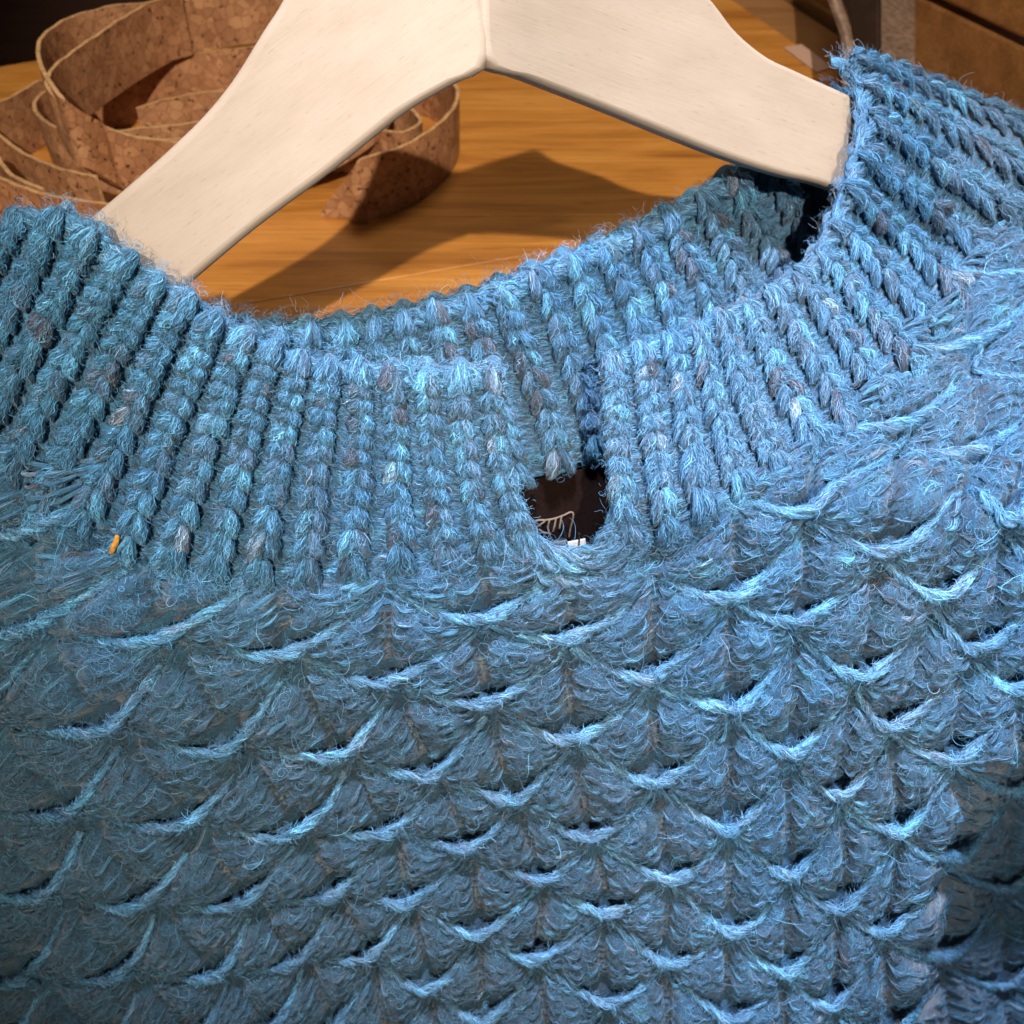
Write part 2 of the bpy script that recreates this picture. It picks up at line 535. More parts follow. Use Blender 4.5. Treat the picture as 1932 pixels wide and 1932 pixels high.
def belt(name, rims, label, tip=None, tipr=0.0):
    """rims: (px, py, top height as a multiple of the strap width)"""
    R = np.array(rims, float)
    P = at_z(R[:, 0], R[:, 1], R[:, 2] * BW)
    C = catmull(P, 9)
    d = np.gradient(C, axis=0); d[:, 2] = 0; d /= np.linalg.norm(d, axis=1, keepdims=True)
    nn = np.stack([-d[:, 1], d[:, 0], np.zeros(len(C))], 1)
    n = len(C)
    top = C[:, 2].copy(); bot = np.maximum(top - BW, 0.0004)
    s = np.concatenate([[0], np.cumsum(np.linalg.norm(np.diff(C[:, :2], axis=0), axis=1))])
    if tip == 'start':
        k = np.clip(1 - s / 0.045, 0, 1); top = top * (1 - k) + (bot + 0.003) * k
    if tip == 'end':
        k = np.clip(1 - (s[-1] - s) / 0.02, 0, 1); top = top - 0.012 * k
    lean = 0.0015 * np.sin(s * 37)
    wob = 0.00022 * np.sin(s * 190) + 0.0002 * np.sin(s * 410 + 1)
    a = C.copy(); a[:, 2] = bot
    b = C + nn * lean[:, None]; b[:, 2] = top + wob
    V = np.stack([a, b, b + nn * BT, a + nn * BT], 1)
    F = grid_faces(n, 4)
    mi = (np.arange(len(F)) % 4) % 2
    F = F.tolist() + [[3, 2, 1, 0], [4 * n - 4, 4 * n - 3, 4 * n - 2, 4 * n - 1]]
    mi = np.concatenate([mi, [1, 1]])
    root = empty(name, (C[0, 0], C[0, 1], 0))
    tag(root, label, 'belt', 'cork belts coiled on the table')
    o = mesh('strap', V.reshape(-1, 3), F, [M_cork, M_corkedge], None, smooth=False, matidx=mi)
    adopt(o, root)
    return root


belt('cork_belt', [(604, 404, .06), (640, 352, .55), (675, 309, 1), (739, 287, 1), (783, 268, 1), (817, 243, 1), (847, 214, 1), (862, 182, 1), (855, 155, 1), (800, 112, 1),
                   (690, 90, 1), (550, 82, 1), (414, 94, 1), (343, 100, 1), (269, 117, 1), (190, 135, 1), (120, 155, 1), (76, 180, 1), (66, 205, 1),
                   (86, 232, 1), (114, 243, 1), (183, 252, 1), (257, 246, 1), (329, 237, 1), (430, 222, 1), (560, 190, 1)],
     'cork belt of the bottom coil, its pointed end lying right of the hanger arm')
belt('cork_belt', [(257, 206, .8), (315, 189, .9), (386, 177, 1), (520, 168, 1), (650, 172, 1), (745, 190, 1), (785, 224, 1), (766, 242, 1), (735, 243, 1),
                   (640, 215, 1), (500, 232, 1), (360, 258, 1.02), (260, 255, 1.1), (210, 243, 1.2), (165, 222, 1.45), (130, 200, 1.7), (105, 175, 1.9), (93, 150, 2),
                   (110, 118, 2), (160, 80, 2), (229, 37, 2), (286, 7, 2), (340, -12, 2), (480, -30, 2), (640, 0, 2), (720, 60, 2), (700, 140, 1.8), (560, 225, 1.3),
                   (400, 262, 1.15), (280, 258, 1.15), (206, 240, 1.3), (177, 224, 1.5), (143, 203, 1.75), (114, 180, 1.95), (89, 149, 2.02), (76, 120, 2.04), (75, 92, 2.04), (86, 69, 2.04),
                   (114, 46, 2.04), (160, 26, 2.04), (217, 11, 2.04), (257, 8, 2.04), (340, -10, 2.0)],
     'cork belt of the top coil, stacked highest behind the left hanger arm')
belt('cork_belt', [(184, 332, 1), (129, 317, 1), (72, 295, 1), (29, 272, 1), (0, 252, 1), (-32, 230, 1), (-30, 208, 1), (17, 184, 1), (66, 158, 1), (130, 132, 1)],
     'cork belt with a free end curling at the left edge, below the tall coil', tip='end')
belt('cork_belt', [(84, 355, 0.95), (57, 343, 1), (29, 326, 1), (13, 307, 1), (-2, 288, 1), (-40, 280, 1), (-66, 300, 1), (-40, 322, 1), (0, 334, 1), (29, 346, 1), (74, 363, 1), (172, 384, 1), (260, 392, 1)],
     'cork belt lowest in the pile, just above the left sweater shoulder')


# ------------------------------------------------------------------ hanger
def outline_arm(name, top, bot, parent, thick=0.011, flip=False):
    n = 40
    A = catmull(top, 10); B = catmull(bot, 10)

    def resample(Q):
        s = np.concatenate([[0], np.cumsum(np.linalg.norm(np.diff(Q, axis=0), axis=1))]); s /= s[-1]
        t = np.linspace(0, 1, n)
        return np.stack([np.interp(t, s, Q[:, 0]), np.interp(t, s, Q[:, 1])], 1)
    A, B = resample(A), resample(B)
    m = 10
    w = np.linspace(0, 1, m)
    G = A[:, None, :] * (1 - w)[None, :, None] + B[:, None, :] * w[None, :, None]
    P0 = at_depth(G[..., 0], G[..., 1], plane_depth(G[..., 0], G[..., 1], HANGER_ADD) + 0.086 * np.clip((G[..., 0] - 922) / 620, 0, 1.2))
    du = np.gradient(P0, axis=0); dv = np.gradient(P0, axis=1)
    N = np.cross(du, dv); N /= np.linalg.norm(N, axis=2, keepdims=True)
    if (N * (CAM - P0)).sum(-1).mean() < 0:
        N = -N
    back = P0 - N * thick
    V = np.concatenate([P0.reshape(-1, 3), back.reshape(-1, 3)])
    F = grid_faces(n, m, False).tolist()
    F += [f[::-1] for f in grid_faces(n, m, False, n * m).tolist()]
    o_ = n * m
    for i in range(n - 1):
        F.append([i * m, o_ + i * m, o_ + (i + 1) * m, (i + 1) * m])
        F.append([i * m + m - 1, (i + 1) * m + m - 1, o_ + (i + 1) * m + m - 1, o_ + i * m + m - 1])
    for j in range(m - 1):
        F.append([j, j + 1, o_ + j + 1, o_ + j])
        b = (n - 1) * m
        F.append([b + j, o_ + b + j, o_ + b + j + 1, b + j + 1])
    o = mesh(name, V, F, M_hang, None, smooth=False)
    bpy_m = o.data
    import bmesh
    bm = bmesh.new(); bm.from_mesh(bpy_m); bmesh.ops.recalc_face_normals(bm, faces=bm.faces); bm.to_mesh(bpy_m); bm.free()
    uvl = bpy_m.uv_layers.new(name='grain')
    vi = np.empty(len(bpy_m.loops), np.int32); bpy_m.loops.foreach_get('vertex_index', vi)
    k_ = vi % (n * m)
    gf = G.reshape(-1, 2)[k_]
    dx_, dy_ = (-.805, .593) if G[..., 0].mean() < 905 else (.94, .34)
    uv = np.stack([(gf[:, 0] * dx_ + gf[:, 1] * dy_) / 600 + 3.3 * (dx_ > 0), (gf[:, 1] * dx_ - gf[:, 0] * dy_) / 600], 1)
    uvl.data.foreach_set('uv', uv.ravel().astype(np.float32))
    b = o.modifiers.new('bevel', 'BEVEL'); b.width = 0.0027; b.segments = 5; b.limit_method = 'ANGLE'; b.angle_limit = math.radians(50)
    bpy_m.polygons.foreach_set('use_smooth', np.ones(len(bpy_m.polygons), dtype=bool))
    bpy_m.set_sharp_from_angle(angle=math.radians(40))
    adopt(o, parent)
    return o


hang = empty('clothes_hanger', tuple(apex)); tag(hang, 'pale wooden clothes hanger holding the blue sweater by its shoulders', 'hanger')
outline_arm('arm', [(600, -210), (575, -120), (536, -10), (492, 62), (440, 146), (388, 212), (330, 270), (250, 342), (168, 412), (128, 448)],
            [(897, -210), (900, -120), (909, 0), (921.5, 119), (850, 162), (760, 216), (620, 328), (480, 432), (345, 545), (300, 584)], hang, 0.007)
outline_arm('arm', [(898.5, -210), (901.5, -120), (910.5, 0), (923, 119), (1000, 150), (1150, 208), (1350, 288), (1470, 328), (1550, 347), (1650, 385)],
            [(1180, -210), (1230, -120), (1340, -8), (1392, 58), (1450, 106), (1500, 130), (1545, 151), (1590, 171), (1621, 186), (1720, 235)], hang, 0.008)

# ------------------------------------------------------------------ sweater
sw = empty('sweater', tuple(at_depth(966., 966., D0))); 
tag(sw, 'blue tweed wool sweater with ribbed neckband and scalloped honeycomb body', 'sweater')

def neck_yaw(px, py):
    return 0.088 * np.clip((px - 1000) / 600, 0, 1.3) * np.clip((950 - py) / 500, 0, 1)


FOLD = np.array([(2300, 1250), (2050, 1330), (1932, 1395), (1850, 1450), (1795, 1530), (1765, 1620), (1735, 1750), (1700, 1932), (1660, 2300)], float)


def fold_dist(px, py):
    best = np.full(px.shape, 1e9); sgn = np.zeros(px.shape)
    for a, b in zip(FOLD[:-1], FOLD[1:]):
        d = b - a; L2 = d @ d
        t = np.clip(((px - a[0]) * d[0] + (py - a[1]) * d[1]) / L2, 0, 1)
        qx, qy = a[0] + t * d[0], a[1] + t * d[1]
        dist = np.hypot(px - qx, py - qy)
        c = d[0] * (py - a[1]) - d[1] * (px - a[0])
        m = dist < best
        best = np.where(m, dist, best); sgn = np.where(m, np.where(c < 0, 1.0, -1.0), sgn)
    return best * sgn          # positive on the lower right of the fold


def near_depth(px, py):
    px = np.asarray(px, float); py = np.asarray(py, float)
    d = plane_depth(px, py)
    d = d + 1.6e-7 * np.clip(330 - px, 0, None) ** 2
    d = d + neck_yaw(px, py)
    # shoulders roll away at the top right
    sd = (py - (150 + 0.43 * (px - 1600)))                     # distance below the right shoulder line
    w = np.clip((px - 1450) / 200, 0, 1)
    d = d + w * 0.022 * np.exp(-np.clip(sd, -60, None) / 70.0)
    # soft swell of the body and drop to the lower left
    d = d - 0.010 * np.exp(-(((px - 1450) / 420) ** 2 + ((py - 1250) / 380) ** 2))
    d = d + 0.018 * np.clip((py - 1150) / 800, 0, 1.5) ** 1.5 * np.clip((1150 - px) / 900, 0, 1.3)
    return d


def body_depth(px, py):
    d = near_depth(px, py)
    f = fold_dist(np.asarray(px, float), np.asarray(py, float))
    d = d - 0.006 * np.exp(-(f / 110.0) ** 2)
    s = np.clip(f + 22, 0, None)
    d = d + 0.125 * (1 - np.exp(-(s / 55.0) ** 1.6)) + 0.00012 * s
    return d


class Band:
    def __init__(s, ribs, depth, roll=True):
        s.C = np.array(ribs, float)          # n,3,2
        s.n = len(s.C); s.depth = depth; s.roll = roll

    def F(s, u, t):
        idx = np.arange(s.n)
        def ip(k, c):
            y = s.C[:, k, c]
            v = np.interp(u, idx, y)
            v = v + np.where(u < 0, u * (y[1] - y[0]), 0) + np.where(u > s.n - 1, (u - s.n + 1) * (y[-1] - y[-2]), 0)
            return v
        l0 = 2 * (t - .5) * (t - 1); l1 = -4 * t * (t - 1); l2 = 2 * t * (t - .5)
        return (ip(0, 0) * l0 + ip(1, 0) * l1 + ip(2, 0) * l2, ip(0, 1) * l0 + ip(1, 1) * l1 + ip(2, 1) * l2)

    def base(s, u, t):
        x, y = s.F(u, t)
        d = s.depth(x, y)
        d = d + 0.006 * np.clip((0.06 - t) / 0.1, 0, 2) ** 2
        d = d + 0.003 * np.clip((t - 0.9) / 0.1, 0, 2)
        return at_depth(x, y, d)

    def S(s, u, t, h):
        u = np.asarray(u, float); t = np.asarray(t, float)
        p = s.base(u, t)
        a = s.base(u + 0.25, t) - s.base(u - 0.25, t); b = s.base(u, t + 0.03) - s.base(u, t - 0.03)
        n = np.cross(a, b); n /= np.linalg.norm(n, axis=-1, keepdims=True)
        fl = np.sign((n * (CAM - p)).sum(-1, keepdims=True)); n = n * np.where(fl == 0, 1, fl)
        return p + n * np.asarray(h, float)[..., None], n


def fibre_arcs(P0, N, T, L, omega, lift, K=6, wob=0.25):
    """hairs that run over the surface as arcs"""
    n = len(P0)
    B = np.cross(N, T)
    s = np.linspace(0, 1, K)
    ang = omega[:, None] * s[None, :] + wob * rng.normal(size=(n, 1)) * np.sin(s * 7 + rng.uniform(0, 6, (n, 1)))
    ds = (L / (K - 1))[:, None]
    stepx = np.cos(ang) * ds; stepy = np.sin(ang) * ds
    X = np.concatenate([np.zeros((n, 1)), np.cumsum(stepx[:, :-1], 1)], 1)
    Y = np.concatenate([np.zeros((n, 1)), np.cumsum(stepy[:, :-1], 1)], 1)
    Z = lift[:, None] * (np.sin(np.pi * s * 0.75)[None, :])
    return P0[:, None, :] + X[..., None] * T[:, None, :] + Y[..., None] * B[:, None, :] + Z[..., None] * N[:, None, :]


PX = 0.00017      # metres per frame unit on the cloth


def make_rib(band, i, rows, dens=95, off=0.0, bulge=1.0, t1=1.0):
    n = rows
    Kk, Ss = 7, 8
    tau = np.linspace(0, 1, Kk)
    xa, ya = band.F(np.array([i - .5, i + .5]), np.array([.4, .4]))
    wpx = math.hypot(xa[1] - xa[0], ya[1] - ya[0])
    Vs, Fs, Cs = [], [], []
    HP, HR, HC, HN = [], [], [], []
    base = 0
    ph = rng.uniform(0, 1)
    for k in range(0, n):
        tk = (k + 0.5 + 0.25 * (ph - .5)) / n * t1
        for sg in (-1, 1):
            ju, jt, jr = rng.normal(0, .02), rng.normal(0, .09), rng.uniform(.85, 1.15)
            du = 0.215 + rng.normal(0, .025)
            R = wpx * PX * 0.185 * jr
            top_k = 0.35 if k == 0 else 0.0
            hj = rng.normal(0, .0004)

            def cen(tt):
                u = i + ju + sg * (0.055 + du * tt ** 0.9)
                t = tk + ((-0.72 + jt + top_k) + (1.42 - top_k) * tt) / n * t1
                h = off + hj + bulge * (0.0042 + 0.0016 * np.sin(np.pi * tt) - 0.0030 * tt)
                return band.S(u, t, h)
            c, nn = cen(tau)
            r = R * np.sin(np.pi * (0.06 + 0.88 * tau)) ** 0.6 * (1 + rng.normal(0, .07, Kk))
            T = np.gradient(c, axis=0); T /= np.linalg.norm(T, axis=1, keepdims=True)
            B = np.cross(nn, T)
            a = np.linspace(0, 2 * np.pi, Ss, endpoint=False)
            V = c[:, None, :] + r[:, None, None] * (np.cos(a)[None, :, None] * B[:, None, :] + np.sin(a)[None, :, None] * nn[:, None, :])
            Vs.append(V.reshape(-1, 3)); Fs.append(grid_faces(Kk, Ss, True, base)); base += Kk * Ss
            fx, fy = band.F(np.array(i + sg * .2), np.array(tk))
            lc = yarn_col(fx + rng.normal(0, 6), fy + rng.normal(0, 6))
            Cs.append(np.repeat(lc[None] * 0.55, Kk * Ss, 0))  # core darkened to paint shade into the gaps between fibres
            # fibres lying along the leg
            m = max(4, int(dens * rng.uniform(.8, 1.2)))
            K5 = 5
            t0 = rng.uniform(-.05, .62, m); tl = rng.uniform(.22, .5, m)
            tt = np.clip(t0[:, None] + tl[:, None] * np.linspace(0, 1, K5), 0, 1.08)
            phi = rng.uniform(-0.1, np.pi + 0.1, m)[:, None] + (0.9 + rng.normal(0, .9, (m, 1))) * (tt - .5) + rng.normal(0, .16, (m, K5))
            ci = np.stack([np.interp(tt, tau, c[:, q]) for q in range(3)], -1)
            Bi = np.stack([np.interp(tt, tau, B[:, q]) for q in range(3)], -1)
            Ni = np.stack([np.interp(tt, tau, nn[:, q]) for q in range(3)], -1)
            ri = np.interp(tt, tau, r) * 1.0 + rng.uniform(0, .0004, (m, 1))
            fly = (rng.random(m) < .4)[:, None] * rng.uniform(.0002, .0011, (m, 1)) * np.linspace(0, 1, K5)[None, :] ** 1.5
            ri = ri + fly
            P = ci + ri[..., None] * (np.cos(phi)[..., None] * Bi + np.sin(phi)[..., None] * Ni)
            HN.append(np.cos(phi[:, 2:3]) * Bi[:, 2] + np.sin(phi[:, 2:3]) * Ni[:, 2])
            HP.append(P); HR.append(np.tile(np.array([.6, 1, 1, .8, .35]) * 0.000082, (m, 1)) * rng.uniform(.6, 1.5, (m, 1)))
            cc = lc[None] * rng.uniform(.75, 1.3, (m, 1))
            al = rng.random(m)
            alt = yarn_col(np.full(m, float(fx)), np.full(m, float(fy)))
            HC.append(np.where((al < .3)[:, None], alt, cc))
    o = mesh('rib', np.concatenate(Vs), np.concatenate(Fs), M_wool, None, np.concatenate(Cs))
    adopt(o, sw)
    # halo of short curly hairs over the rib
    m = int(n * 95)
    uu = i + rng.normal(0, .22, m); t = rng.uniform(-.03, 1.0, m) * t1
    hh = off + bulge * 0.0052 * np.cos(np.clip((uu - i) * 2.6, -1.5, 1.5)) + rng.uniform(0, .0009, m)
    p, nn = band.S(uu, t, hh)
    ang = rng.uniform(0, 2 * np.pi, m)
    ref = np.cross(nn, np.array([0.3, 0.2, 0.9])); ref /= np.linalg.norm(ref, axis=1, keepdims=True)
    T = np.cos(ang)[:, None] * ref + np.sin(ang)[:, None] * np.cross(nn, ref)
    arcs = fibre_arcs(p, nn, T, rng.uniform(.0012, .0045, m), rng.normal(0, 2.6, m), rng.uniform(0.0, .0011, m), 5)
    HN.append(nn)
    HP.append(arcs); HR.append(np.tile(np.array([.7, 1, 1, .7, .3]) * 0.000034, (m, 1)) * rng.uniform(.7, 1.4, (m, 1)))
    fx, fy = band.F(uu, t)
    HC.append(yarn_col(fx, fy) * 1.1)
    hp = np.concatenate(HP)
    f = hair('fibres', hp, np.concatenate(HR), np.concatenate(HC), None, np.concatenate(HN))
    f.parent = o
    return o


def backing(band, u0, u1, t0, t1, name, off=-0.001):
    nu, nt = int((u1 - u0) * 10) + 1, 90
    U, T = np.meshgrid(np.linspace(u0, u1, nu), np.linspace(t0, t1, nt), indexing='ij')
    h = off + 0.0010 + 0.0017 * np.cos(2 * np.pi * U) + 0.0008 * np.cos(2 * np.pi * T * 22)
    P, n = band.S(U, T, h)
    fx, fy = band.F(U, T)
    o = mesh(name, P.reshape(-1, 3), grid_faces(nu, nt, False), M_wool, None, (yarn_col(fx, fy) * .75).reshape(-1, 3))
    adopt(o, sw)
    # loose purl-bar fibres in the troughs
    m = int((u1 - u0) * 1000)
    uu = np.floor(rng.uniform(u0, u1, m)) + .5 + rng.normal(0, .13, m); t = rng.uniform(t0, t1, m)
    ok = (uu > u0) & (uu < u1); uu, t = uu[ok], t[ok]; m = len(uu)
    p, nn = band.S(uu, t, np.full(m, off + 0.0002))
    q, _ = band.S(uu + .12, t, np.full(m, off + 0.0002))
    T = q - p; T /= np.linalg.norm(T, axis=1, keepdims=True)
    arcs = fibre_arcs(p, nn, T, rng.uniform(.002, .005, m), rng.normal(0, .9, m), rng.uniform(.0003, .0018, m), 5)
    fx, fy = band.F(uu, t)
    f = hair('fibres', arcs, np.tile(np.array([.7, 1, 1, .7, .3]) * 0.00007, (m, 1)), yarn_col(fx, fy) * .85, None, nn)
    f.parent = o
    return o


def yarn(name, ctr, nrm, rad, parent, twist=5.0, dens=9.0, fuzz=1.0, bright=1.0, gfun=None, plies=2, fxy=None):
    """two plies twisted round each other along a path, wrapped in loose fibres"""
    K = len(ctr)
    seg = np.linalg.norm(np.diff(ctr, axis=0), axis=1); sl = np.concatenate([[0], np.cumsum(seg)]); Lt = sl[-1]
    T0 = np.gradient(ctr, axis=0); T0 /= np.linalg.norm(T0, axis=1, keepdims=True)
    B0 = np.cross(nrm, T0); B0 /= np.linalg.norm(B0, axis=1, keepdims=True)
    N0 = np.cross(T0, B0); N0 *= np.sign((N0 * nrm).sum(1, keepdims=True))
    rad = np.broadcast_to(np.asarray(rad, float), (K,))
    Vs, Fs, Cs, HP, HR, HC, HN = [], [], [], [], [], [], []
    tw = rng.uniform(0, 6.28); base = 0
    a = np.linspace(0, 2 * np.pi, 8, endpoint=False)
    for ply in range(plies):
        ang = tw + ply * 2 * np.pi / plies + sl / 0.01 * twist
        off = rad * (0.55 if plies > 1 else 0)
        P_ = ctr + N0 * (off * np.sin(ang))[:, None] * .7 + B0 * (off * np.cos(ang))[:, None]
        r = rad * (0.66 if plies > 1 else 1.0) * (1 + .1 * np.sin(sl / 0.0031 + tw))
        V = P_[:, None] + r[:, None, None] * (np.cos(a)[None, :, None] * B0[:, None] + np.sin(a)[None, :, None] * N0[:, None])
        Vs.append(V.reshape(-1, 3)); Fs.append(grid_faces(K, 8, True, base)); base += K * 8
        fx, fy = fxy if fxy is not None else (np.full(K, 900.), np.full(K, 900.))
        cl = yarn_col(fx, fy) * bright
        for _ in range(2):
            cl[1:-1] = (cl[:-2] + cl[1:-1] + cl[2:]) / 3
        Cs.append(np.repeat(cl * .6, 8, 0))
        nf = max(10, int(Lt / 0.001 * dens)); K5 = 6
        fl_ = rng.uniform(.0025, .0085, nf); s0 = rng.uniform(-.002, Lt, nf)
        ss = s0[:, None] + fl_[:, None] * np.linspace(0, 1, K5)
        ss = np.clip(ss, 0, Lt)
        phi = rng.uniform(-.3, np.pi + .3, nf)[:, None] + (ss - s0[:, None]) / 0.01 * (twist * .8 + rng.normal(0, 1.5, (nf, 1))) * .5 + rng.normal(0, .15, (nf, K5))
        I = lambda A: np.stack([np.interp(ss, sl, A[:, k]) for k in range(3)], -1)
        ri = np.interp(ss, sl, r) + rng.uniform(0, .0003, (nf, 1)) + fuzz * (rng.random(nf) < .4)[:, None] * rng.uniform(.0002, .0014, (nf, 1)) * np.linspace(0, 1, K5)[None] ** 1.4
        HN.append((np.cos(phi)[..., None] * I(B0) + np.sin(phi)[..., None] * I(N0))[:, 3])
        HP.append(I(P_) + ri[..., None] * (np.cos(phi)[..., None] * I(B0) + np.sin(phi)[..., None] * I(N0)))
        HR.append(np.tile(np.array([.5, 1, 1, 1, .8, .3]) * 0.00008, (nf, 1)) * rng.uniform(.6, 1.4, (nf, 1)))
        HC.append(np.stack([np.interp(s0, sl, cl[:, k]) for k in range(3)], -1) * rng.uniform(.8, 1.35, (nf, 1)))
    # fuzz that stands off in every direction
    nf = int(Lt / 0.001 * dens * .5 * fuzz) + 4
    s0 = rng.uniform(0, Lt, nf)
    I1 = lambda A: np.stack([np.interp(s0, sl, A[:, k]) for k in range(3)], -1)
    phi = rng.uniform(-.4, np.pi + .4, nf)
    nn = np.cos(phi)[:, None] * I1(B0) + np.sin(phi)[:, None] * I1(N0)
    p0 = I1(ctr) + nn * np.interp(s0, sl, rad)[:, None] * 1.05
    tt = I1(T0) * rng.normal(0, 1, (nf, 1)) + np.cross(nn, I1(T0)) * rng.normal(0, .8, (nf, 1)) + nn * rng.uniform(0, .5, (nf, 1))
    tt /= np.linalg.norm(tt, axis=1, keepdims=True)
    HN.append(nn)
    HP.append(fibre_arcs(p0, nn, tt, rng.uniform(.0012, .0042, nf), rng.normal(0, 2.2, nf), rng.uniform(0, .001, nf), 6))
    HR.append(np.tile(np.array([.7, 1, 1, 1, .7, .3]) * 0.000042, (nf, 1)) * rng.uniform(.6, 1.4, (nf, 1)))
    HC.append(np.stack([np.interp(s0, sl, cl[:, k]) for k in range(3)], -1) * 1.15)
    o = mesh(name, np.concatenate(Vs), np.concatenate(Fs), M_wool, None, np.concatenate(Cs)); adopt(o, parent)
    f = hair('fibres', np.concatenate(HP), np.concatenate(HR), np.concatenate(HC), None, np.concatenate(HN)); f.parent = o
    return o


def band_edge(band, u0, u1, tt=0.0, amp=.012, rad=.0017, h=0.0012):
    n = int((u1 - u0) * 8) + 2
    u = np.linspace(u0, u1, n)
    for j, (dt, ph) in enumerate(((0.0, 0.), (.03, 2.4), (.062, 1.2))):
        t = tt + dt + amp * np.sin(u * np.pi * 2 + ph) + rng.normal(0, .004, n)
        hh = h + .0016 * np.cos(2 * np.pi * u) * (j > 0) + rng.normal(0, .00025, n) - .0012 * (j == 0)
        p, nn = band.S(u, t, hh)
        fx, fy = band.F(u, t)
        yarn('cast_on_edge', p, nn, rad * (1 + .12 * np.sin(u * 5)), sw, 3.5, 9.0, .55, 1.0, None, 2, (fx, fy))


LEFT = [((-5, 452), (-60, 500), (-130, 560)), ((58, 412), (2, 490), (-75, 600)), ((124, 406), (53, 553), (-40, 700)), ((183, 447), (98, 615), (-10, 800)), ((240, 497), (148, 665), (30, 890)),
        ((295, 537), (205, 717), (85, 960)), ((350, 567), (268, 752), (155, 1010)), ((405, 605), (332, 790), (238, 1045)),
        ((462, 640), (400, 820), (320, 1072)), ((515, 664), (468, 840), (402, 1090)), ((567, 682), (537, 850), (487, 1097)),
        ((622, 692), (607, 852), (577, 1097)), ((681, 698), (680, 862), (666, 1088)), ((743, 700), (752, 862), (760, 1072)),
        ((806, 702), (821, 872), (846, 1055)), ((868, 704), (886, 882), (926, 1042)), ((930, 700), (946, 872), (1004, 1028))]
RIGHT = [((1148, 692), (1158, 835), (1192, 1035)), ((1202, 668), (1226, 830), (1262, 1015)), ((1256, 650), (1288, 800), (1325, 980)), ((1305, 632), (1343, 788), (1397, 940)),
         ((1355, 608), (1403, 765), (1470, 900)), ((1402, 585), (1464, 725), (1542, 860)), ((1448, 563), (1526, 695), (1612, 820)),
         ((1495, 533), (1584, 655), (1678, 768)), ((1537, 488), (1628, 595), (1732, 708)), ((1570, 425), (1662, 527), (1776, 640)),
         ((1597, 358), (1697, 457), (1818, 570)), ((1618, 292), (1732, 385), (1862, 490)), ((1630, 226), (1756, 310), (1912, 412)),
         ((1620, 165), (1764, 236), (1950, 345)), ((1590, 122), (1752, 178), (1965, 275))]
bl = Band(LEFT, near_depth); br_ = Band(RIGHT, near_depth)
backing(bl, -0.6, 16.25, -0.06, 1.06, 'rib_ground')
backing(br_, -0.25, 14.4, -0.06, 1.06, 'rib_ground')
for i, r in enumerate(LEFT):
    L = math.dist(r[0], r[1]) + math.dist(r[1], r[2])
    make_rib(bl, i, max(5, round(L / 37)))
for i, r in enumerate(RIGHT):
    L = math.dist(r[0], r[1]) + math.dist(r[1], r[2])
    make_rib(br_, i, max(5, round(L / 36)))

band_edge(bl, -0.5, 16.3)
band_edge(br_, -0.3, 14.1)
band_edge(bl, -0.4, 16.0, .965, .022, .0019, .0012)
band_edge(br_, 0.3, 9.5, .965, .022, .0019, .0012)
# far side of the neckband
TF = np.array([(360, 575), (430, 600), (520, 606), (600, 604), (740, 582), (900, 546), (1050, 484), (1200, 422), (1290, 376), (1400, 302), (1480, 240), (1560, 152), (1660, 185)], float)


def far_depth(px, py):
    px = np.asarray(px, float)
    add = 0.026 + 0.034 * np.clip((px - 350) / 350, 0, 1) * (1 + 0.5 * np.clip((px - 1300) / 250, 0, 1))
    return plane_depth(px, py, add) + neck_yaw(px, np.asarray(py, float)) * 1.0


FAR = []
for x in np.linspace(400, 1610, 21):
    y = np.interp(x, TF[:, 0], TF[:, 1]) + 14
    sl = np.interp(x, [400, 600, 800, 950, 1100, 1250, 1400, 1550], [-0.1, 0.02, 0.2, 0.36, 0.45, 0.5, 0.52, 0.55])
    Lr = np.interp(x, [400, 1000, 1300, 1550], [330, 345, 270, 260])
    FAR.append(((x, y), (x + sl * Lr * .5, y + Lr * .5), (x + sl * Lr * .95, y + Lr)))
bf = Band(FAR, far_depth)
backing(bf, -0.5, 20.5, -0.06, 1.0, 'rib_ground')
for i in range(len(FAR)):
    make_rib(bf, i, 9, dens=70)
band_edge(bf, -0.5, 20.0)

# inside of the back below the far neckband, seen through the keyhole
gx, gy = np.meshgrid(np.linspace(300, 1750, 60), np.linspace(0, 1, 30), indexing='ij')
ty = np.interp(gx, [c[2][0] for c in FAR], [c[2][1] for c in FAR]) - 40
fy_ = ty + gy * (1500 - ty)
P = at_depth(gx, fy_, plane_depth(gx, fy_, 0.078) + neck_yaw(gx, fy_) * 1.4)
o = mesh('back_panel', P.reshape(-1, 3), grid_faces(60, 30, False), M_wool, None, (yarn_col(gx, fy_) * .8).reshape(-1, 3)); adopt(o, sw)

kp = catmull(np.array([(958, 880), (968, 928), (982, 984), (1014, 1026), (1046, 1044), (1086, 1048), (1121, 1036), (1147, 1004), (1171, 948), (1163, 890)], float), 7)
kc = np.array([1072., 950.])
for k_, dd in ((0, -.0032), (22, -.0042), (46, -.003), (70, -.001)):
    v_ = kp - kc; ln = np.linalg.norm(v_, axis=1, keepdims=True)
    qx = kp + v_ / ln * k_
    low = qx[:, 1] > (870 if k_ == 0 else 1000)
    qx = qx[low]
    P = at_depth(qx[:, 0], qx[:, 1], near_depth(qx[:, 0], qx[:, 1]) + dd)
    nv_ = (CAM - P.mean(0)) / np.linalg.norm(CAM - P.mean(0))
    yarn('keyhole_edge', P, np.tile(nv_, (len(P), 1)), 0.0021, sw, 4, 11, .8, 1.05, None, 2, (qx[:, 0], qx[:, 1]))

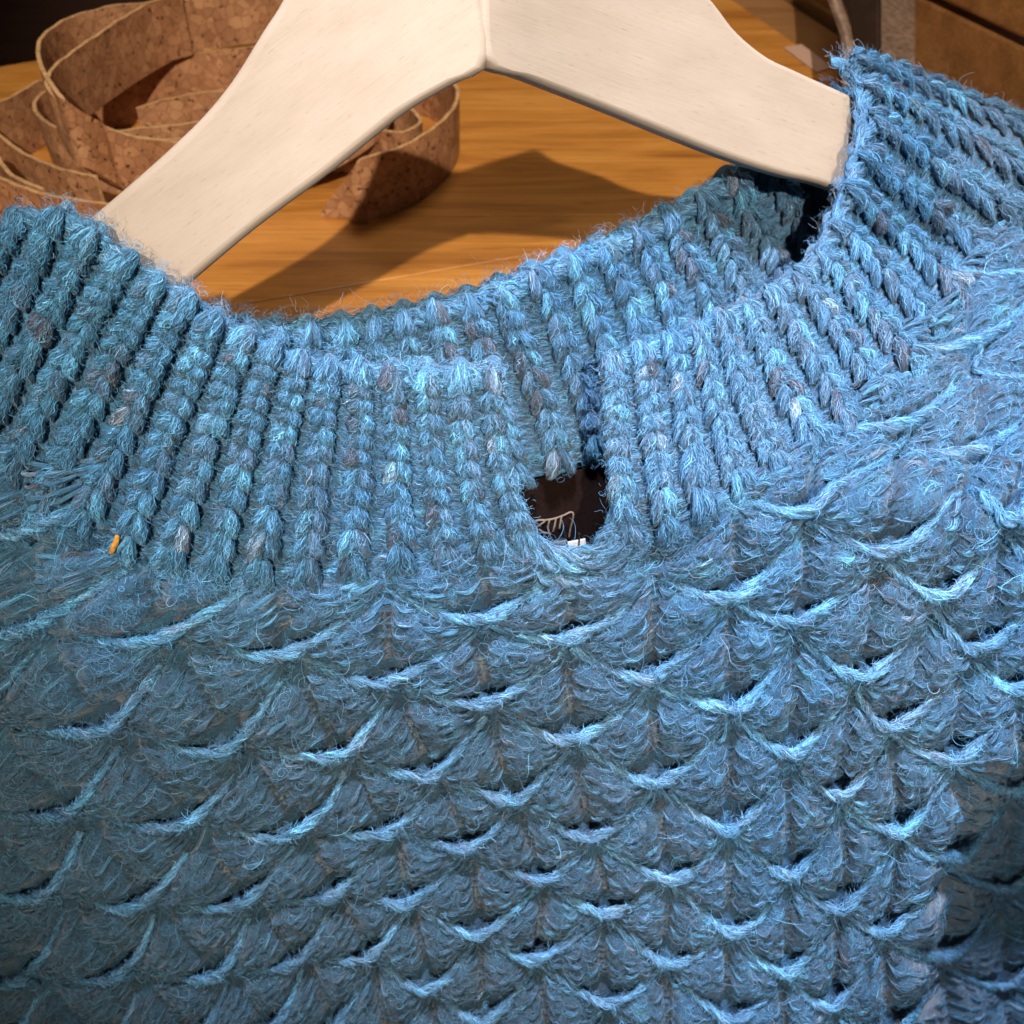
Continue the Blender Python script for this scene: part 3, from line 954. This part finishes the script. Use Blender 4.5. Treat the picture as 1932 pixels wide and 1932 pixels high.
# woven neck label behind the keyhole
lab_c = [(955, 915), (1180, 868), (1230, 1035), (985, 1085)]
lp = np.array(lab_c, float)
LABD = 0.066
P = at_depth(lp[:, 0], lp[:, 1], plane_depth(lp[:, 0], lp[:, 1], LABD))
nl = np.cross(P[1] - P[0], P[3] - P[0]); nl /= np.linalg.norm(nl)
if nl @ (CAM - P[0]) < 0:
    nl = -nl
lab = box('neck_label', np.concatenate([P - nl * .0006, P + nl * .0006]), M_label, None, 0.0003); adopt(lab, sw)


def on_label(pts, up_):
    pts = catmull(np.array(pts, float), 6)
    q = at_depth(pts[:, 0], pts[:, 1], plane_depth(pts[:, 0], pts[:, 1], LABD))
    r = q - CAM
    t = ((P[0] + nl * (0.0006 + up_) - CAM) @ nl) / (r @ nl)
    return CAM + r * t[:, None]


# script letters worked in cream thread: F = (1100 + zx*.2859, 552.5+ ...) traced strokes
def zf(pts):
    return [(868.2 + x * 0.2859, 552.5 + y * 0.2859) for x, y in pts]


for st_ in ([(560, 1500), (620, 1490), (690, 1465), (725, 1448), (745, 1455), (745, 1490), (730, 1550), (718, 1620)],
            [(632, 1488), (625, 1530), (612, 1580)], [(668, 1476), (662, 1520), (655, 1560)],
            [(480, 1510), (520, 1500), (560, 1500)], [(500, 1550), (530, 1530), (560, 1505)], [(590, 1500), (580, 1545), (590, 1590)],
            [(520, 1560), (550, 1580), (600, 1590)]):
    w_ = on_label(zf(st_), 0.0004)
    t_o = tube_obj('lettering', w_, 0.00036, M_cream, None, 6); t_o.parent = lab
hem = np.array([(1040, 1029), (1104, 1016), (1110, 1050), (1044, 1064)], float)
Ph = at_depth(hem[:, 0], hem[:, 1], plane_depth(hem[:, 0], hem[:, 1], LABD - 0.006))
hm = box('white_hem', np.concatenate([Ph - nl * .0004, Ph + nl * .0004]), M_white, None, 0.0002); adopt(hm, sw)
for st_ in ([(680, 1540), (690, 1590), (712, 1690)], [(785, 1585), (785, 1640), (780, 1680)]):
    q = catmull(np.array(zf(st_)), 6)
    w_ = at_depth(q[:, 0], q[:, 1], plane_depth(q[:, 0], q[:, 1], LABD - 0.010))
    adopt(tube_obj('stitch_thread', w_, 0.0004, M_black, None, 6), sw)

# ------------------------------------------------------------------ honeycomb body
CP = {(0, 0): (1236, 1449), (1, 0): (1376, 1536), (2, 0): (1486, 1626), (3, 0): (1586, 1689), (4, 0): (1656, 1729), (-1, 0): (1078, 1376), (-2, 0): (926, 1318), (-3, 0): (745, 1262), (-4, 0): (550, 1213), (-5, 0): (310, 1185), (-6, 0): (70, 1165),
      (0, -1): (1376, 1316), (1, -1): (1496, 1404), (2, -1): (1596, 1484), (3, -1): (1691, 1549), (-1, -1): (1236, 1251), (-2, -1): (1080, 1190), (-3, -1): (915, 1148), (-4, -1): (740, 1095), (-5, -1): (540, 1045),
      (0, -2): (1500, 1165), (-1, -2): (1380, 1105), (1, -2): (1616, 1264), (2, -2): (1690, 1355), (-2, -2): (1240, 1050),
      (1, -3): (1780, 1110), (-1, -3): (1532, 960), (0, -3): (1676, 1031), (2, -3): (1850, 1205), (0, -4): (1835, 869), (1, -4): (1893, 965), (-1, -4): (1690, 810), (0, -5): (1960, 720), (-1, -5): (1830, 660),
      (0, 1): (1108, 1556), (1, 1): (1246, 1636), (2, 1): (1376, 1734), (3, 1): (1486, 1819), (4, 1): (1561, 1879), (-1, 1): (967, 1483), (-2, 1): (808, 1444), (-3, 1): (655, 1406), (-4, 1): (450, 1390), (-5, 1): (210, 1362), (-6, 1): (-30, 1335),
      (0, 2): (1016, 1640), (1, 2): (1136, 1711), (2, 2): (1256, 1799), (3, 2): (1376, 1904), (-1, 2): (877, 1579), (-2, 2): (730, 1545), (-3, 2): (565, 1539), (-4, 2): (365, 1529), (-5, 2): (130, 1514),
      (-1, 3): (775, 1682), (0, 3): (905, 1735), (1, 3): (1020, 1790), (2, 3): (1141, 1862), (-2, 3): (632, 1668), (-3, 3): (460, 1674), (-4, 3): (280, 1679), (-5, 3): (100, 1664),
      (-1, 4): (690, 1780), (0, 4): (815, 1830), (-2, 4): (560, 1795), (-3, 4): (410, 1816), (-4, 4): (245, 1822), (-5, 4): (65, 1812),
      (-3, 5): (360, 1945), (-4, 5): (200, 1955)}
ck = np.array(list(CP.keys()), float); cv = np.array(list(CP.values()), float) + rng.normal(0, 5, (len(CP), 2))


def tps_k(r2):
    return np.where(r2 > 1e-12, 0.5 * r2 * np.log(r2 + 1e-12), 0)


nC = len(ck)
Km = tps_k(((ck[:, None] - ck[None]) ** 2).sum(-1)) + 0.12 * np.eye(nC)
Pm = np.hstack([np.ones((nC, 1)), ck])
Am = np.block([[Km, Pm], [Pm.T, np.zeros((3, 3))]])
sol = np.linalg.solve(Am, np.vstack([cv, np.zeros((3, 2))]))


def lat_F_exact(p, q):
    sh = p.shape; X = np.stack([p.ravel(), q.ravel()], 1)
    out = np.empty((len(X), 2))
    for s0 in range(0, len(X), 40000):
        x = X[s0:s0 + 40000]
        out[s0:s0 + 40000] = tps_k(((x[:, None] - ck[None]) ** 2).sum(-1)) @ sol[:nC] + sol[nC] + x @ sol[nC + 1:]
    return out[:, 0].reshape(sh), out[:, 1].reshape(sh)


# tabulated for speed
PL, PH, GS = -12.0, 12.0, 12
gp = np.arange(PL, PH + 1e-6, 1 / GS)
GP, GQ = np.meshgrid(gp, gp, indexing='ij')
TX, TY = lat_F_exact(GP, GQ)


def bil(Tb, a, b):
    n = len(gp)
    a = np.clip(a, 0, n - 1.001); b = np.clip(b, 0, n - 1.001)
    i = a.astype(int); j = b.astype(int); fa = a - i; fb = b - j
    return (Tb[i, j] * (1 - fa) * (1 - fb) + Tb[i + 1, j] * fa * (1 - fb) + Tb[i, j + 1] * (1 - fa) * fb + Tb[i + 1, j + 1] * fa * fb)


TP = at_depth(TX, TY, body_depth(TX, TY))
tu = np.gradient(TP, axis=0); tv = np.gradient(TP, axis=1)
TN = np.cross(tu, tv); TN /= np.linalg.norm(TN, axis=-1, keepdims=True) + 1e-12
TN *= np.where((TN * (CAM - TP)).sum(-1, keepdims=True) < 0, -1, 1)


def lat_P(p, q):
    a = (p - PL) * GS; b = (q - PL) * GS
    P_ = np.stack([bil(TP[..., k], a, b) for k in range(3)], -1)
    N_ = np.stack([bil(TN[..., k], a, b) for k in range(3)], -1)
    N_ /= np.linalg.norm(N_, axis=-1, keepdims=True) + 1e-12
    return P_, N_


def lat_F(p, q):
    a = (p - PL) * GS; b = (q - PL) * GS
    return bil(TX, a, b), bil(TY, a, b)


SAG, SEX = 0.74, 1.7
NB1, NB2 = SN(0.55, 11), SN(0.22, 12)


def scale_local(p, q):
    c = p - q; r = p + q
    lo = np.full(c.shape, 1e9); up = np.full(c.shape, -1e9); sl = np.zeros(c.shape)
    R0 = np.floor(r)
    for k in range(-1, 4):
        R = R0 + k
        # centre of parity class
        cc = 2 * np.round((c - (R % 2)) / 2) + (R % 2)
        s = c - cc
        rU = R - SAG * np.abs(s) ** SEX
        m = (rU >= r) & (rU < lo); lo = np.where(m, rU, lo); sl = np.where(m, s, sl)
        m2 = (rU < r) & (rU > up); up = np.where(m2, rU, up)
    return (r - up) / (lo - up + 1e-9), lo - up, sl


def bulge(p, q):
    tt, span, s = scale_local(p, q)
    a = np.abs(s)
    sz = np.clip(span / 1.3, 0, 1) ** 0.6
    tc = np.clip(tt, 0, 1)
    b = np.sin(np.pi * tc ** 0.9) ** 0.7 * (0.12 + 0.88 * np.clip(np.sin(np.pi * np.clip(a / 0.95, 0, 1)), 0, 1) ** 0.6) * sz
    cleft = np.exp(-(s / 0.055) ** 2) * np.clip(span - .4, 0, 1)
    slit = np.exp(-((tt - 0.93) / 0.075) ** 2) * np.exp(-(s / 0.36) ** 4)
    under = np.exp(-((tt - 0.05) / 0.07) ** 2) * np.clip(span - .3, 0, 1)
    return 0.0070 * b - 0.0050 * cleft - 0.0066 * slit - 0.0030 * under + 0.0006 * NB1(p, q) + 0.0006 * NB2(p, q)


# top boundary of the body: under the bottom ends of the ribs
BOT = np.array([r[2] for r in LEFT] + [(1090, 1050)] + [r[2] for r in RIGHT], float)
BOT = BOT[np.argsort(BOT[:, 0])]


def top_y(x):
    return np.interp(x, BOT[:, 0], BOT[:, 1])


step = 16
gp2 = np.arange(-10, 10.001, 1 / step)
U2, V2 = np.meshgrid(gp2, gp2, indexing='ij')
FX, FY = lat_F(U2, V2)
bh = bulge(U2, V2)
topd = FY - top_y(FX)
bh = bh * np.clip((topd + 30) / 60, 0, 1) - 0.0045 * np.clip(-(topd - 10) / 40, 0, 1)
Pb, Nb = lat_P(U2, V2)
Vb = Pb + Nb * bh[..., None]
inside = (FX > -420) & (FX < 2460) & (FY < 2330) & (topd > np.where((FX > 975) & (FX < 1178), 2, -45)) & (FY > 380)
n2 = len(gp2)
Fb = grid_faces(n2, n2, False)
okf = inside.ravel()[Fb].all(1)
Fb = Fb[okf]
used = np.zeros(n2 * n2, bool); used[Fb.ravel()] = True
remap = np.cumsum(used) - 1
cb = (ground_col(FX, FY) * 0.5).reshape(-1, 3)  # base colour darkened, painting shade between the curly fibres
# rows of small purl bumps worked over the puffs
bs, bt, bm_, bn_ = [], [], [], []
for m in range(-10, 10):
    for n_ in range(-10, 10):
        fx, fy = lat_F(np.array([m - .35]), np.array([n_ - .35]))
        if not (-330 < fx[0] < 2380 and fy[0] < 2250 and fy[0] > top_y(fx[0]) - 10):
            continue
        for ri_ in range(5):
            for ci_ in range(-3, 3):
                bs.append((ci_ + .5) * .29 + rng.normal(0, .03)); bt.append(.17 + ri_ * .165 + rng.normal(0, .02)); bm_.append(m); bn_.append(n_)
bs, bt, bm_, bn_ = map(np.array, (bs, bt, bm_, bn_))
okb = (1.85 * (1 - np.abs(bs)) > .35) & (np.abs(bs) > .1); bs, bt, bm_, bn_ = bs[okb], bt[okb], bm_[okb], bn_[okb]
fx0_, fy0_ = lat_F(bm_ + .1, bn_ - .1 + 0.0); fx1_, fy1_ = lat_F(bm_ - .1, bn_ + .1 + 0.0)
okb = np.hypot(fx1_ - fx0_, fy1_ - fy0_) < 84; bs, bt, bm_, bn_ = bs[okb], bt[okb], bm_[okb], bn_[okb]
NBp = len(bs); kk = np.linspace(-1, 1, 7)
S_ = bs[:, None] + kk[None] * .15
Su = np.abs(np.clip(S_, -1, 1))
rlo = -SAG * Su ** SEX; rup = -1 - SAG * (1 - Su) ** SEX
C_ = (bm_ - bn_)[:, None] + S_; R_ = (bm_ + bn_)[:, None] + rup + (rlo - rup) * (bt[:, None] + .035 * kk[None] ** 2 * np.where(rng.random((NBp, 1)) < .5, 1, -1) - .05)
pp, qq = (C_ + R_) / 2, (R_ - C_) / 2
Pq, Nq = lat_P(pp.ravel(), qq.ravel())
hq = bulge(pp.ravel(), qq.ravel()).reshape(NBp, 7) + .0006 - .0016 * kk[None] ** 2 + rng.normal(0, .0002, (NBp, 1))
Pq = Pq.reshape(NBp, 7, 3); Nq = Nq.reshape(NBp, 7, 3)
Pq = Pq + Nq * hq[..., None]
Tq = np.gradient(Pq, axis=1); Tq /= np.linalg.norm(Tq, axis=2, keepdims=True)
Bq = np.cross(Nq, Tq)
aq = np.linspace(0, 2 * np.pi, 6, endpoint=False)
rq = 0.0009 * (1 - .35 * kk ** 2)[None, :] * rng.uniform(.75, 1.2, (NBp, 1))
VP = Pq[:, :, None] + rq[:, :, None, None] * (np.cos(aq)[None, None, :, None] * Bq[:, :, None] + np.sin(aq)[None, None, :, None] * Nq[:, :, None])
fxb, fyb = lat_F(pp[:, 3], qq[:, 3])
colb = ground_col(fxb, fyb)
nu_ = int(used.sum())
FP = (grid_faces(7, 6)[None] + (np.arange(NBp) * 42)[:, None, None]).reshape(-1, 4) + nu_
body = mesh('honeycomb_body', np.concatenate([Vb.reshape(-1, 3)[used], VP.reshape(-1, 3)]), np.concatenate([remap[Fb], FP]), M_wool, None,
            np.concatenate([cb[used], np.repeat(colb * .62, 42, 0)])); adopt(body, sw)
# fibres wound along each purl bump
nfb = 16; K5 = 5
s0 = rng.uniform(0, .55, (NBp, nfb)); ssb = np.clip(s0[..., None] + rng.uniform(.3, .6, (NBp, nfb, 1)) * np.linspace(0, 1, K5), 0, 1) * 6
i0 = np.clip(ssb.astype(int), 0, 5); fr = (ssb - i0)[..., None]
bi = np.arange(NBp)[:, None, None]
IP = lambda A: A[bi, i0] * (1 - fr) + A[bi, i0 + 1] * fr
ph = rng.uniform(0, np.pi, (NBp, nfb, 1)) + rng.normal(0, .5, (NBp, nfb, 1)) * np.linspace(-1, 1, K5)
rf = rq[bi, i0][..., None] + rng.uniform(0, .0004, (NBp, nfb, 1, 1)) + ((rng.random((NBp, nfb, 1)) < .35) * rng.uniform(.0002, .0014, (NBp, nfb, 1)) * np.linspace(0, 1, K5) ** 1.5)[..., None]
nb_ = np.cos(ph)[..., None] * IP(Bq) + np.sin(ph)[..., None] * IP(Nq)
HPb = (IP(Pq) + rf * nb_).reshape(-1, K5, 3)
f = hair('fibres', HPb, np.tile(np.array([.6, 1, 1, .8, .35]) * 0.000075, (len(HPb), 1)) * rng.uniform(.6, 1.4, (len(HPb), 1)),
         (np.repeat(colb, nfb, 0) * .6 + .4 * ground_col(np.repeat(fxb, nfb), np.repeat(fyb, nfb))) * rng.uniform(.7, 1.2, (len(HPb), 1)), None, nb_[:, :, 2].reshape(-1, 3)); f.parent = body

# curly fibres over the puffs
def region_pts(n):
    ps, qs = [], []
    got = 0
    while got < n:
        p = rng.uniform(-10, 10, n * 4); q = rng.uniform(-10, 10, n * 4)
        fx, fy = lat_F(p, q)
        tt, sp_, s_ = scale_local(p, q)
        hole = ((np.abs(tt - .93) < .09) & (np.abs(s_) < .34)) | ((np.abs(s_) < .055) & (rng.random(len(p)) < .9))
        x1, y1 = lat_F(p + .05, q); x2, y2 = lat_F(p, q + .05)
        Pj0, _ = lat_P(p, q); Pj1, _ = lat_P(p + .05, q); Pj2, _ = lat_P(p, q + .05)
        jac = np.maximum(np.abs((x1 - fx) * (y2 - fy) - (x2 - fx) * (y1 - fy)), np.linalg.norm(np.cross(Pj1 - Pj0, Pj2 - Pj0), axis=1) / PX ** 2 * .75) / .0025
        hole = hole | (rng.random(len(p)) > np.clip(jac / 60000.0, .08, 1))
        k = ~hole & (fx > -200) & (fx < 2250) & (fy < 2120) & (fy > top_y(fx) - 20)
        # even out density per picture area
        ps.append(p[k]); qs.append(q[k]); got += k.sum()
    return np.concatenate(ps)[:n], np.concatenate(qs)[:n]


def surf_frame(p, q):
    ee = 0.03
    P_, N_ = lat_P(p, q); P_ = P_ + N_ * bulge(p, q)[:, None]
    Pa, Na = lat_P(p + ee, q); Pa = Pa + Na * bulge(p + ee, q)[:, None]
    Pc, Nc = lat_P(p, q + ee); Pc = Pc + Nc * bulge(p, q + ee)[:, None]
    n = np.cross(Pa - P_, Pc - P_); n /= np.linalg.norm(n, axis=1, keepdims=True) + 1e-12
    n *= np.where((n * N_).sum(1, keepdims=True) < 0, -1, 1)
    n = n * .85 + N_ * .15; n /= np.linalg.norm(n, axis=1, keepdims=True)
    T = Pa - P_; T -= n * (T * n).sum(1, keepdims=True); T /= np.linalg.norm(T, axis=1, keepdims=True) + 1e-12
    return P_, n, T


def body_fibres(n, Lr, om, lf, rad, K, bright=1.0):
    p, q = region_pts(n)
    P_, N_, T0 = surf_frame(p, q)
    a = rng.uniform(0, 2 * np.pi, n)
    T = np.cos(a)[:, None] * T0 + np.sin(a)[:, None] * np.cross(N_, T0)
    arcs = fibre_arcs(P_ + N_ * 0.0001, N_, T, rng.uniform(*Lr, n), rng.normal(0, om, n), rng.uniform(*lf, n), K)
    fx, fy = lat_F(p, q)
    prof = np.interp(np.linspace(0, 1, K), [0, .2, .7, 1], [.7, 1, .9, .3])
    R = prof[None, :] * rad * rng.uniform(.65, 1.4, (n, 1))
    return arcs, R, ground_col(fx, fy) * bright, N_


a1 = body_fibres(225000, (.0015, .0062), 3.6, (.0001, .0015), 0.000036, 7, 1.08)
f = hair('fibres', a1[0], a1[1], a1[2], None, a1[3]); f.parent = body
a2 = body_fibres(11000, (.006, .014), 3.6, (.0006, .0028), 0.000036, 10, 1.7)
f = hair('fibres', a2[0], a2[1], a2[2], None, a2[3]); f.parent = body


# slipped strands hanging in scallops over the puffs
def strand(m, n_):
    K = 40
    fxl, _ = lat_F(np.array([float(m)]), np.array([float(n_)]))
    hl = rng.uniform(.84, 1.05, 2) - .16 * np.clip((900 - fxl[0]) / 350, 0, 1)
    s = np.linspace(-hl[0], hl[1], K)
    c0, r0 = m - n_, m + n_
    j1, j2 = rng.normal(0, .025), rng.normal(0, .03)
    wob = rng.normal(0, .018, 4)
    c = c0 + s + j1 * (1 - s * s)
    r = r0 - SAG * np.abs(s) ** SEX + j2 * (1 - s * s) + 0.01 + wob[0] * np.sin(s * 4) + wob[1] * np.sin(s * 7 + 1)
    p, q = (c + r) / 2, (r - c) / 2
    P_, N_ = lat_P(p, q)
    h = 0.0020 + 0.0038 * np.exp(-(s / .42) ** 2) - 0.0030 * np.clip(np.where(s < 0, -s / hl[0], s / hl[1]) * 2 - 1, 0, 1) ** 1.6 + rng.normal(0, .0003)
    P_ = P_ + N_ * h[:, None]
    rad = 0.00092 + 0.00085 * np.exp(-(s / .45) ** 2) + 0.0002 * np.cos(s * 14 + wob[2] * 99)
    fx, fy = lat_F(p, q)
    yarn('slipped_strand', P_, N_, rad, sw, rng.uniform(2.0, 3.6), 16, .85, rng.uniform(1.15, 1.5), None, 2, (fx, fy))  # colour raised to paint in the light the raised strands catch
    # the knit loop that catches the strand in the middle
    sc = rng.uniform(-.12, .12)
    rr = np.linspace(-.06, .34, 9)
    cc = c0 + sc + j1 + .05 * np.sin(rr * 9); r2 = r0 + j2 + rr
    p, q = (cc + r2) / 2, (r2 - cc) / 2
    Pc, Nc = lat_P(p, q)
    hc = 0.0005 + 0.0062 * np.exp(-((rr - .02) / .13) ** 2)
    Pc = Pc + Nc * hc[:, None]
    fx, fy = lat_F(p, q)
    yarn('catch_loop', Pc, Nc, 0.0012 * np.sin(np.linspace(.25, 2.9, 9)) ** .6, sw, 4, 10, .8, rng.uniform(.9, 1.3), None, 1, (fx, fy))


cnt = 0
for m in range(-9, 9):
    for n_ in range(-9, 9):
        fx, fy = lat_F(np.array([float(m)]), np.array([float(n_)]))
        fx, fy = fx[0], fy[0]
        if -300 < fx < 2360 and fy < 2230 and fy > top_y(fx) + 45:
            strand(m, n_); cnt += 1
print('strands', cnt)

# long stray hairs standing off the cloth edges
def flyaways():
    P0, N0 = [], []
    for band, u0, u1, t0, k in ((bl, -.4, 8.5, -0.02, 260), (br_, 8.5, 14.6, -0.02, 160), (bf, 0, 14, -0.03, 380), (br_, 14.2, 14.7, None, 240)):
        u = rng.uniform(u0, u1, k); t = np.full(k, t0) + rng.normal(0, .02, k) if t0 is not None else rng.uniform(0, 1, k)
        p, n = band.S(u, t, np.full(k, 0.002)); P0.append(p); N0.append(n)
    P0 = np.concatenate(P0); N0 = np.concatenate(N0); m = len(P0)
    T = UP[None] * rng.uniform(.2, 1.2, (m, 1)) + RT[None] * rng.normal(0, .8, (m, 1)) + N0 * rng.uniform(0, .5, (m, 1))
    T /= np.linalg.norm(T, axis=1, keepdims=True)
    Nn = np.cross(T, rng.normal(size=(m, 3))); Nn /= np.linalg.norm(Nn, axis=1, keepdims=True)
    L = rng.uniform(.0015, .005, m) * np.where(rng.random(m) < .06, 2.2, 1)
    A = fibre_arcs(P0, Nn, T, L, rng.normal(0, 1.8, m), rng.uniform(-.001, .001, m), 10, .3)
    R = np.interp(np.linspace(0, 1, 10), [0, .2, .8, 1], [1, 1, .8, .3])[None] * 0.000032 * rng.uniform(.7, 1.3, (m, 1))
    c = np.array([0.42, 0.40, 0.40])[None] * rng.uniform(.4, 1.2, (m, 1)) * .6 + yarn_col(rng.uniform(0, 1900, m), rng.uniform(0, 900, m)) * .5
    hair_o = hair('stray_hairs', A, R, c, None); adopt(hair_o, sw)


flyaways()

# bit of straw caught in the wool
q = catmull(np.array([(222, 1010), (219, 1022), (213, 1036), (209, 1044)], float), 5)
w_ = at_depth(q[:, 0], q[:, 1], near_depth(q[:, 0], q[:, 1]) - 0.0072)
rr = 0.0011 * np.sin(np.linspace(.6, 2.5, len(q)))
sf = tube_obj('straw_fleck', w_, rr, M_straw, None, 7)
tag(sf, 'tiny ochre straw fleck caught in the wool below the left neckband', 'straw')
